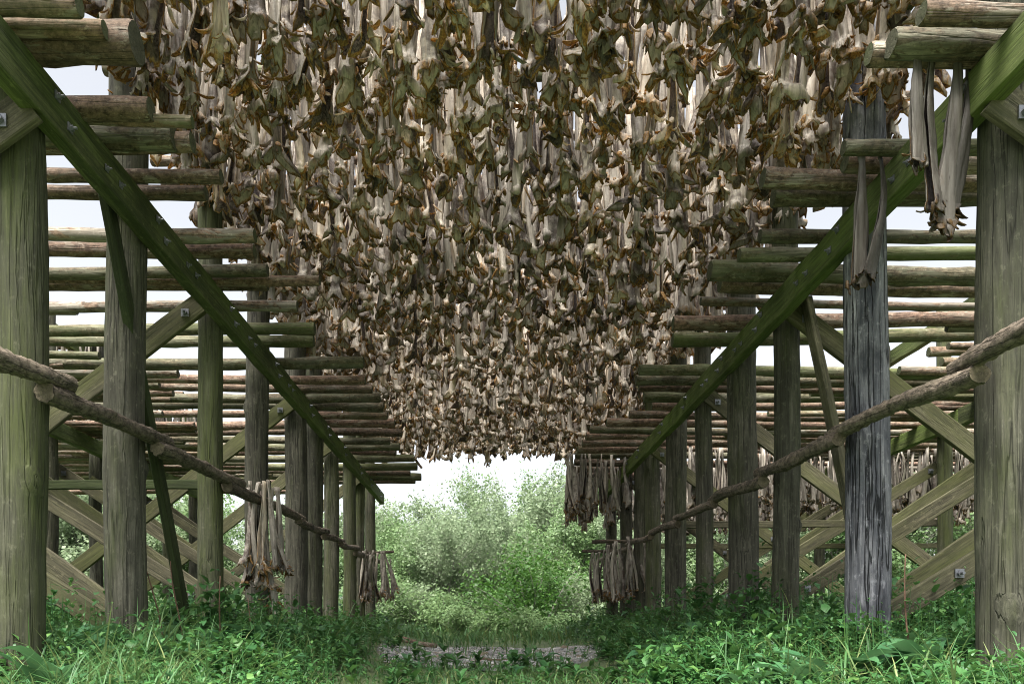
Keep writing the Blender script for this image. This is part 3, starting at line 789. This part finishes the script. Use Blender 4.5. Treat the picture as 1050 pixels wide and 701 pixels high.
def weeds():
    g = np.random.default_rng(11)
    P = bank_points(9500, g)
    x, y, h = P.T
    thin = (x < -.5) & (y < 6.5) & (g.random(len(x)) < .05); x, y, h = x[~thin], y[~thin], h[~thin]
    ht = (.10 + .36 * g.beta(2, 2, len(x)) * h) * np.interp(y, [2, 3.3, 4.5, 6, 9, 18], [.40, .55, .85, 1.05, 1.2, 1.15])
    ht *= np.where((x > 2.2) & (y > 5.5), 1.30, 1.0)
    clump = .5 + .5 * np.sin(x * 2.9 + 1.7 * np.sin(y * 1.3 + .5)) * np.sin(y * 2.1 + 1.2 * np.sin(x * 1.9))
    ht *= .55 + .85 * clump + .25 * g.random(len(x))
    fam = (np.sin(x * 4.3 + y * 1.9) + np.sin(y * 3.7 - x * 2.2) + g.normal(size=len(x)) * .5)   # patches of larger-leaved weeds
    bigl = np.where(fam > .7, 1.75, np.where(fam < -.8, .6, 1.0)) * np.interp(y, [2.5, 4.5, 6], [.62, .8, 1])
    z = gz(x, y)
    O = []; AZ = []; PI = []; LE = []; WI = []; DR = []; FO = []
    nl = 9
    leanx, leany = g.normal(size=(2, len(x))) * .12
    for k in range(nl):
        f = (k + 1.) / nl * g.uniform(.85, 1.05, len(x))
        O.append(np.stack([x + leanx * ht * f, y + leany * ht * f, z + ht * f], -1))
        AZ.append(g.uniform(0, 6.28, len(x))); PI.append(g.uniform(.1, .8, len(x)) + .3 * f); 
        sz = bigl * (.05 + .06 * g.random(len(x))) * (1.15 - .45 * f) * np.interp(y, [2, 6, 18], [.85, 1.0, 1.5])
        LE.append(sz); WI.append(sz * g.uniform(.40, .68, len(x))); DR.append(g.uniform(.5, 1.6, len(x))); FO.append(g.uniform(.1, .5, len(x)))
    O = np.concatenate(O); V, Fq, rep = leaves_np(O, *[np.concatenate(q) for q in (AZ, PI, LE, WI, DR, FO)], g)
    A = tints(len(O), rep, g)
    # stems as slim leaves standing up
    m = len(x)
    V2, F2, rep2 = leaves_np(np.stack([x, y, z - .01], -1), g.uniform(0, 6.28, m), np.full(m, 1.5), ht * 1.0, np.full(m, .009), np.zeros(m), np.full(m, .6), g)
    V = np.concatenate([V, V2]); Fq = np.concatenate([Fq, F2 + len(A)]); A = np.concatenate([A, tints(m, rep2, g)])
    tag(link('weeds', mesh_np('weeds', V, Fq, A, True, [M['weed']])), 'thick green broad-leaved weeds growing round the feet of the posts', 'weeds', kind='stuff')

def grass():
    g = np.random.default_rng(12)
    P = bank_points(36000, g, centre=.09, front=.9)
    x, y, h = P.T; n = len(x)
    # keep clumpy
    cl = np.sin(x * 3.1 + 1.3 * np.sin(y * 1.7)) + np.sin(y * 2.3 + x) + g.normal(size=n) * .7
    keep = ((cl > -.3) | (np.abs(x) < 2.0)) & ~((x > .9) & (y < 8) & (g.random(n) < .72)) & ~((x < -.9) & (y < 8) & (g.random(n) < .40)); x, y, h = x[keep], y[keep], h[keep]; n = len(x)
    ln = (.22 + .46 * g.random(n)) * (.45 + .55 * h) * np.interp(y, [2, 4, 7, 18], [.6, .85, 1.0, 1.1])
    ln = np.where((np.abs(x) < 1.3) & (y < 8.5), ln * .6, ln)
    V, Fq, rep = leaves_np(np.stack([x, y, gz(x, y) - .01], -1), g.uniform(0, 6.28, n), g.uniform(1.0, 1.55, n), ln, g.uniform(.006, .014, n) * np.interp(y, [2, 6, 18], [.8, 1, 1.8]),
                           g.uniform(.5, 2.6, n), np.full(n, .3), g, 6)
    A = tints(n, rep, g)
    # far field beyond the racks
    n2 = 16000
    y2 = g.uniform(13.5, 34, n2); x2 = g.uniform(-.72, .8, n2) * y2
    ok = ~((np.abs(x2) < 1.5) & (y2 < 13)); x2, y2 = x2[ok], y2[ok]; n2 = len(x2)
    V2, F2, rep2 = leaves_np(np.stack([x2, y2, gz(x2, y2) - .01], -1), g.uniform(0, 6.28, n2), g.uniform(1.0, 1.5, n2), g.uniform(.15, .5, n2), g.uniform(.02, .05, n2), g.uniform(.3, 1.8, n2), np.full(n2, .3), g, 3)
    V = np.concatenate([V, V2]); Fq = np.concatenate([Fq, F2 + len(A)]); A = np.concatenate([A, tints(n2, rep2, g, .25)])
    tag(link('grass', mesh_np('grass', V, Fq, A, True, [M['grass']])), 'long green grass on the banks and the alley floor', 'grass', kind='stuff')
weeds(); grass()

# big-leaved docks one can count
def dock_mesh(seed, n, L):
    g = np.random.default_rng(seed)
    az = np.arange(n) * 2.4 + g.normal(size=n) * .3
    ln = L * g.uniform(.65, 1.1, n)
    o = np.stack([np.cos(az) * .02, np.sin(az) * .02, np.zeros(n)], -1)
    V, Fq, rep = leaves_np(o, az, g.uniform(.75, 1.45, n), ln, ln * g.uniform(.24, .36, n), g.uniform(.9, 2.3, n), g.uniform(.15, .5, n), g, 11)
    return mesh_np('dock_plant', V, Fq, tints(n, rep, g), True, [M['dock']])
DK = [dock_mesh(60 + k, 8 + k % 4, .42) for k in range(6)]
docks = [(2.02, 4.15, 1.15, 'broad-leaved dock with long arching leaves in front of the silver grey post'), (2.45, 4.15, 1.25, 'broad-leaved dock with raised leaves between silver grey post and nearest right post'),
         (2.62, 4.3, 1.15, 'big dock plant behind others beside the nearest right post'), (1.72, 3.95, .95, 'smaller dock at the lower edge, left of the silver grey post'),
         (2.72, 4.75, 1.15, 'tall dock plant just right of the silver grey post'), (-2.05, 3.45, 1.1, 'large-leaved dock in the lower left corner before the nearest left post'),
         (-2.2, 4.5, 1.1, 'dock with glossy leaves between the nearest two left posts'), (-1.8, 5.6, 1.2, 'glossy dock to the right of the second left post'),
         (-1.85, 6.4, 1.05, 'dock clump under the fish bundle on the left rail'), (-1.45, 5.1, .8, 'low dock leaning over the alley on the left bank'),
         (.62, 8.0, .6, 'small dock sprouting at the right edge of the gravel'), (-.75, 7.2, .6, 'small dock sprouting at the left front of the gravel'), (.25, 6.6, .5, 'tiny dock in the middle of the alley floor'),
         (-1.45, 2.75, .55, 'dock with flat leaves at the lower edge right of the nearest left post'), (-1.30, 3.4, .6, 'dock with pale leaf backs in the grass before the left bank'), (-2.75, 5.0, 1.0, 'dock behind the gap of the nearest two left posts'),
         (-2.1, 7.2, 1.1, 'tall dock among nettles before the fourth left post'), (-1.7, 8.6, 1.0, 'dock at the inner edge of the left bank, far half'),
         (2.9, 5.9, 1.15, 'tall upright dock right behind the silver grey post'), (3.2, 7.4, 1.2, 'rank dock under the crossed boards of the right rack'), (1.75, 5.2, .8, 'dock left of the silver grey post at the bank edge'),
         (2.0, 7.0, 1.0, 'dock in front of the third right post'), (1.55, 4.2, .65, 'narrow dock low down on the right bank edge'), (3.05, 4.6, .9, 'dock leaning behind the nearest right post')]
gd = np.random.default_rng(808)
for k in range(44):
    left = k % 2 == 0
    y = gd.uniform(3.9, 8.5); e = np.interp(y, [3.9, 8.5], [1.25, 1.7])
    x = (-1 if left else 1) * gd.uniform(e, min(e + 1.6, .62 * y + .1))
    docks.append((x, y, gd.uniform(.75, 1.25), 'broad-leaved dock among the weeds of the ' + ('left' if left else 'right') + ' bank'))
for k, (x, y, sc, lab) in enumerate(docks):
    o = link('dock_plant', DK[k % 6]); o.location = (x, y, float(gz(x, y))); o.scale = (sc, sc, sc); o.rotation_euler[2] = k * 1.7
    tag(o, lab, 'plant', 'docks of the left bank' if x < 0 else 'docks of the right bank')

# dry stalks
def stalk_mesh(seed, h):
    g = np.random.default_rng(seed); k = 10; V = []; faces = []
    for i in range(k):
        t = i / (k - 1); c = (.05 * math.sin(3 * t + seed), .04 * math.sin(2 * t + seed * 2), h * t); r = .0075 * (1 - .6 * t) * (1.25 if i % 3 == 0 else 1)
        for j in range(6): V.append((c[0] + r * math.cos(j * 1.047), c[1] + r * math.sin(j * 1.047), c[2]))
    for i in range(k - 1):
        for j in range(6): faces.append((i * 6 + j, i * 6 + (j + 1) % 6, i * 6 + 6 + (j + 1) % 6, i * 6 + 6 + j))
    faces.append(tuple(range((k - 1) * 6, k * 6)))
    return mesh_py('dry_stalk', V, faces, [M['stalk']], None, [True] * len(faces))
for k, (x, y, h, tx, ty, lab) in enumerate([(-2.42, 5.35, .72, .02, -.03, 'thin reddish dry stalk standing just right of the second left post'), (-2.30, 5.45, .70, -.06, .02, 'reddish dry stalk leaning left behind the second left post'),
                                         (-1.92, 5.3, .75, .0, -.62, 'dry stalk leaning steeply across the weeds right of the second left post'), (-1.95, 5.9, .45, .05, -.1, 'short dry stalk among docks before the third left post'),
                                         (2.62, 4.45, .78, .03, .02, 'upright reddish dry stalk between the silver grey post and nearest right post')]):
    o = link('dry_stalk', stalk_mesh(k + 1, h)); o.location = (x, y, float(gz(x, y)) - .02); o.rotation_euler = (tx, ty, k); tag(o, lab, 'stalk', 'dry stalks in the weeds')

# driftwood on the gravel
for k, (p0, p1, r, lab) in enumerate([((-1.55, 12.9), (-.85, 12.75), .055, 'short broken log lying across the far left of the gravel'), ((-.12, 8.9), (.42, 8.75), .04, 'flat worn piece of timber lying in the middle of the gravel')]):
    L = math.hypot(p1[0] - p0[0], p1[1] - p0[1])
    o = link('driftwood_log', log_mesh('driftwood_log', L, r, r * .8, M['pole_bark'], M['end'], 14, 16, .12, .02, 6000 + k, knots=4))
    aim(o, (*p0, float(gz(*p0)) + r * .7), (*p1, float(gz(*p1)) + r * .6)); tag(o, lab, 'log')
for k, (xa, xb, y, lab) in enumerate(((1.95, 3.1, 13.4, 'short stick crossing the far right rail, loaded with fish, nearer one'), (2.0, 3.2, 15.2, 'short stick crossing the far right rail, loaded with fish, farther one'),
                                     (-2.75, -1.85, 14.7, 'short stick crossing the far left rail, loaded with fish'))):
    o = link('wooden_stick', log_mesh('wooden_stick', xb - xa, .035, .03, M['rail'], M['end'], 12, 14, .08, .015, 6200 + k))
    z_ = EYE + (1.36 if xa > 0 else 1.28) + .085; aim(o, (xa, y, z_), (xb, y + .1, z_ + .02)); tag(o, lab, 'stick')
# loose pole leaning out of the far end of the ceiling
o = link('wooden_pole', log_mesh('wooden_pole', 1.15, .035, .028, M['pole_bark'], M['end'], 12, 14, .05, .02, 6100))
aim(o, (-2.22, 16.35, UT - .10), (-1.33, 16.25, EYE + 3.30)); tag(o, 'short thin pole slanting down below the far left corner of the fish ceiling', 'pole')

# ------------------------------------------------------------------ trees
def tube(pts, rads, ns=6):
    V = []; faces = []
    pts = [Vector(p) for p in pts]
    for i, p in enumerate(pts):
        d = (pts[min(i + 1, len(pts) - 1)] - pts[max(i - 1, 0)]).normalized()
        a = d.cross(Vector((.31, .9, .13))).normalized(); b = d.cross(a)
        for j in range(ns):
            q = p + (a * math.cos(6.2832 * j / ns) + b * math.sin(6.2832 * j / ns)) * rads[i]; V.append(q[:])
    for i in range(len(pts) - 1):
        for j in range(ns): faces.append((i * ns + j, i * ns + (j + 1) % ns, i * ns + ns + (j + 1) % ns, i * ns + ns + j))
    return V, faces
def tree_meshes(seed, h, spread, stems, nleaf, leaf, mat, low=.15):
    g = np.random.default_rng(seed); V = []; faces = []; tips = []
    def grow(p, d, ln, r, lvl):
        k = 5; pts = [p]; rs = [r]
        for i in range(k):
            d = (d + Vector(g.normal(size=3) * .16) + Vector((0, 0, .07))).normalized(); p = p + d * ln / k; pts.append(p); rs.append(r * (1 - .7 * (i + 1) / k))
            if lvl < 3 and i >= 1:
                for _ in range(2 if lvl < 2 else 1):
                    ax = Vector(g.normal(size=3)).cross(d).normalized(); an = g.uniform(.4, 1.0)
                    grow(p, (d * math.cos(an) + ax * math.sin(an)).normalized(), ln * g.uniform(.38, .58), rs[-1] * .6, lvl + 1)
            if lvl >= 2 or i >= 3: tips.append(np.array(p))
        v, f = tube(pts, rs, 6 if lvl < 2 else 4); b = len(V); V.extend(v); faces.extend(tuple(q + b for q in ff) for ff in f)
    for s in range(stems):
        a = 6.28 * s / stems + g.uniform(0, 1); d = Vector((math.cos(a) * spread, math.sin(a) * spread, 1)).normalized()
        grow(Vector((math.cos(a) * .1, math.sin(a) * .1, -.1)), d, h * g.uniform(.6, .78), .016 * h * (1.3 if stems == 1 else .8), 0)
    tr = mesh_py('trunk', V, faces, [M['bark']], None, [True] * len(faces))
    T = np.array(tips); T = T[T[:, 2] > low * h * .5]
    sc = h / T[:, 2].max()
    pick = g.integers(0, len(T), nleaf); dens = g.normal(size=(nleaf, 3)) * np.array([.19, .19, .17]) * (h / 6)
    o = T[pick] + dens
    n = nleaf; s = leaf * g.uniform(.6, 1.3, n)
    V2, F2, rep = leaves_np(o, g.uniform(0, 6.28, n), g.uniform(-.9, .9, n), s, s * g.uniform(.5, .75, n), g.uniform(-.3, .9, n), g.uniform(0, .5, n), g, 3, roll=g.normal(size=n) * .8)
    cl = np.random.default_rng(seed + 1).uniform(-.35, .35, len(T))[pick]
    A = tints(n, rep, g); A[:, 0] = np.clip(A[:, 0] * .5 + .25 + np.repeat(cl, rep), 0, 1)
    return tr, mesh_np('crown', V2, F2, A, True, [mat])
print('trees')
TV = [tree_meshes(21, 6.2, .35, 3, 17000, .135, M['willow']), tree_meshes(22, 6.6, .22, 2, 16000, .13, M['aspen']), tree_meshes(23, 5.6, .5, 4, 17000, .14, M['willow'], .04),
      tree_meshes(24, 6.8, .25, 2, 16000, .13, M['willow']), tree_meshes(25, 5.2, .45, 4, 16000, .135, M['aspen'], .04)]
TH = [max(v.co.z for v in t[1].vertices) for t in TV]
def tree(x, y, h, k, lab, rot):
    r = empty('tree', (x, y, float(gz(x, y))), lab, 'tree', 'trees beyond the racks'); s = h / TH[k]
    r.scale = (s * .95, s * .95, s); r.rotation_euler[2] = rot
    link('trunk', TV[k][0], r); link('crown', TV[k][1], r)
def txy(px, Y): return (px - 498) / F * Y
T = [(402, 27, 4.2, 4), (432, 29, 5.4, 0), (478, 28, 6.4, 3), (520, 30, 6.5, 1), (560, 29, 6.6, 0), (598, 27, 5.9, 2), (632, 29, 6.6, 1), (668, 28, 6.2, 3),
     (370, 30, 5.4, 2), (455, 23, 3.9, 2), (508, 24, 4.4, 0), (585, 23, 4.2, 4), (420, 24, 3.6, 4), (640, 24, 4.2, 2),
     (40, 24, 5.6, 0), (85, 27, 6.2, 4), (130, 25, 5.8, 2), (175, 28, 5.0, 3), (225, 26, 4.6, 4), (270, 28, 5.2, 0), (320, 27, 5.0, 2),
     (715, 27, 5.6, 4), (760, 25, 5.4, 0), (810, 28, 5.8, 2), (860, 25, 5.6, 4), (910, 27, 6.2, 0), (955, 24, 6.0, 3), (1005, 26, 6.4, 2)]
for k, (px, Y, h, v) in enumerate(T):
    zone = ('beyond the alley end' if 395 <= px <= 605 else 'behind the left rack' if px < 395 else 'behind the right rack')
    look = ['silvery green', 'slender mid green', 'broad low silvery', 'tall silvery green', 'spreading bright green'][v]
    side = [q for q in T if (q[0] < 395) == (px < 395) and (q[0] > 605) == (px > 605)]
    n = sorted(q[0] for q in side).index(px)
    dep = 'small and in front' if h < 4.5 else 'tall'
    tree(txy(px, Y), Y, h * 1.10, v, f'{look} tree {zone}, {dep}, {ORD[n]} from the left', k * 1.3)

def far_wood():
    g = np.random.default_rng(44); n = 42000
    y = g.uniform(33, 44, n); x = g.uniform(-.78, .86, n) * y
    top = 3.4 + .8 * np.sin(x * .5) + .6 * np.sin(x * 1.3 + 1)
    z = top * g.random(n) ** 1.1
    s = .26 * g.uniform(.6, 1.4, n)
    V, Fq, rep = leaves_np(np.stack([x, y, z], -1), g.uniform(0, 6.28, n), g.uniform(-.8, .9, n), s, s * g.uniform(.5, .8, n), g.uniform(-.3, .9, n), g.uniform(0, .5, n), g, 3, roll=g.normal(size=n) * .8)
    A = tints(n, rep, g)
    tag(link('undergrowth', mesh_np('undergrowth', V, Fq, A, True, [M['aspen']])), 'green undergrowth filling in behind the trees', 'undergrowth', kind='stuff')
far_wood()

def bush(x, y, h, w, mat, n, leaf, seed, lab):
    g = np.random.default_rng(seed)
    r = empty('bush', (x, y, float(gz(x, y))), lab, 'bush')
    V = []; faces = []; tips = []
    for k in range(16):
        a = g.uniform(0, 6.28); e = g.uniform(.1, 1); pts = [Vector((0, 0, -.05))]; d = Vector((math.cos(a) * e * w / h, math.sin(a) * e * w / h, 1)).normalized()
        for i in range(5):
            d = (d + Vector(g.normal(size=3) * .18)).normalized(); pts.append(pts[-1] + d * h * g.uniform(.16, .2)); tips.append(np.array(pts[-1]))
        v, f = tube(pts, [.012 * h * (1 - i * .15) for i in range(6)], 5); b = len(V); V.extend(v); faces.extend(tuple(q + b for q in ff) for ff in f)
    link('branch', mesh_py('branch', V, faces, [M['bark']]), r)
    T_ = np.array(tips); o = T_[g.integers(0, len(T_), n)] + g.normal(size=(n, 3)) * np.array([.13 * w, .13 * w, .09 * h]); o[:, 2] = np.abs(o[:, 2])
    s = leaf * g.uniform(.6, 1.3, n)
    V2, F2, rep = leaves_np(o, g.uniform(0, 6.28, n), g.uniform(-.7, .9, n), s, s * g.uniform(.4, .6, n), g.uniform(0, 1.2, n), g.uniform(0, .5, n), g, 3, roll=g.normal(size=n) * .6)
    link('foliage', mesh_np('foliage', V2, F2, tints(n, rep, g), True, [mat]), r)
bush(txy(545, 20), 20, 2.5, 1.9, M['bush'], 9000, .10, 71, 'dark green rounded bush before the paler trees at the alley end')
bush(txy(470, 19.0), 19.0, .95, .62, M['aspen'], 1500, .10, 72, 'small bright green bush at the left rear of the gravel')
bush(txy(497, 19.6), 19.6, .8, .55, M['aspen'], 1100, .10, 73, 'low round green bush just right of the small bright one')
bush(txy(538, 18.6), 18.6, .9, .9, M['aspen'], 2200, .10, 74, 'wide pale green bush behind the middle of the gravel')
for k, (px, Y, h, w_) in enumerate(((412, 22, 1.7, 1.6), (448, 21.5, 1.5, 1.6), (505, 22.5, 1.6, 1.8), (590, 21.5, 1.9, 1.7), (622, 22, 1.8, 1.7), (388, 21, 1.9, 1.5))):
    bush(txy(px, Y), Y, h, w_, M['aspen'] if k % 3 else M['willow'], 5000, .10, 80 + k,
         ['knee-high leafy shrub at the foot of the trees near the left rack', 'leafy shrub below the trees, left of the gravel path', 'low silvery shrub in front of the trees over mid path', 'leafy shrub right of the dark green bush', 'silvery shrub behind the far right posts', 'silvery shrub behind the far left posts'][k])
bush(txy(578, 18.5), 18.5, .7, .8, M['aspen'], 1300, .10, 75, 'low green bush at the right rear of the gravel')

# ------------------------------------------------------------------ sky, sun, camera
w = bpy.data.worlds.new('World'); scene.world = w; w.use_nodes = True
nt = w.node_tree; nt.nodes.clear(); N = NB(nt)
sky = N.n('ShaderNodeTexSky', sky_type='NISHITA'); sky.sun_disc = False
SUN_EL, SUN_AZ = rad(66), rad(200)
sky.sun_elevation = SUN_EL; sky.sun_rotation = SUN_AZ
sky.air_density = 1.0; sky.dust_density = 3.0; sky.ozone_density = 1.0
hs = N.n('ShaderNodeHueSaturation'); hs.inputs['Saturation'].default_value = .22
N.l(sky.outputs[0], hs.inputs['Color'])
bg = N.n('ShaderNodeBackground'); bg.inputs['Strength'].default_value = .06
N.l(hs.outputs[0], bg.inputs['Color'])
wo = N.n('ShaderNodeOutputWorld'); N.l(bg.outputs[0], wo.inputs[0])

sd = bpy.data.lights.new('sun', 'SUN'); sd.energy = 3.0; sd.angle = rad(34); sd.color = (1, .95, .87)
so = bpy.data.objects.new('sun', sd); COL.objects.link(so)
# sun_rotation is measured clockwise from +Y
dx, dy = math.sin(SUN_AZ), math.cos(SUN_AZ)
dirv = Vector((dx * math.cos(SUN_EL), dy * math.cos(SUN_EL), math.sin(SUN_EL)))
so.rotation_euler = dirv.to_track_quat('Z', 'Y').to_euler(); so.location = dirv * 30

cam = bpy.data.cameras.new('camera'); co = bpy.data.objects.new('camera', cam); COL.objects.link(co)
co.location = (0, 0, EYE); co.rotation_euler = (math.pi / 2, 0, 0)
cam.sensor_width = 36; cam.sensor_fit = 'HORIZONTAL'; cam.lens = F / 1050 * 36
cam.shift_x = 27 / 1050; cam.shift_y = 285.5 / 1050
cam.clip_start = .05; cam.clip_end = 1000
scene.camera = co
vs = scene.view_settings; vs.view_transform = 'Standard'; vs.look = 'None'; vs.gamma = 1; vs.use_curve_mapping = False
vs.exposure = 2.4
scene.cycles.filter_width = 1.0; scene.cycles.denoising_prefilter = 'ACCURATE'
scene.cycles.max_bounces = 8; scene.cycles.diffuse_bounces = 4
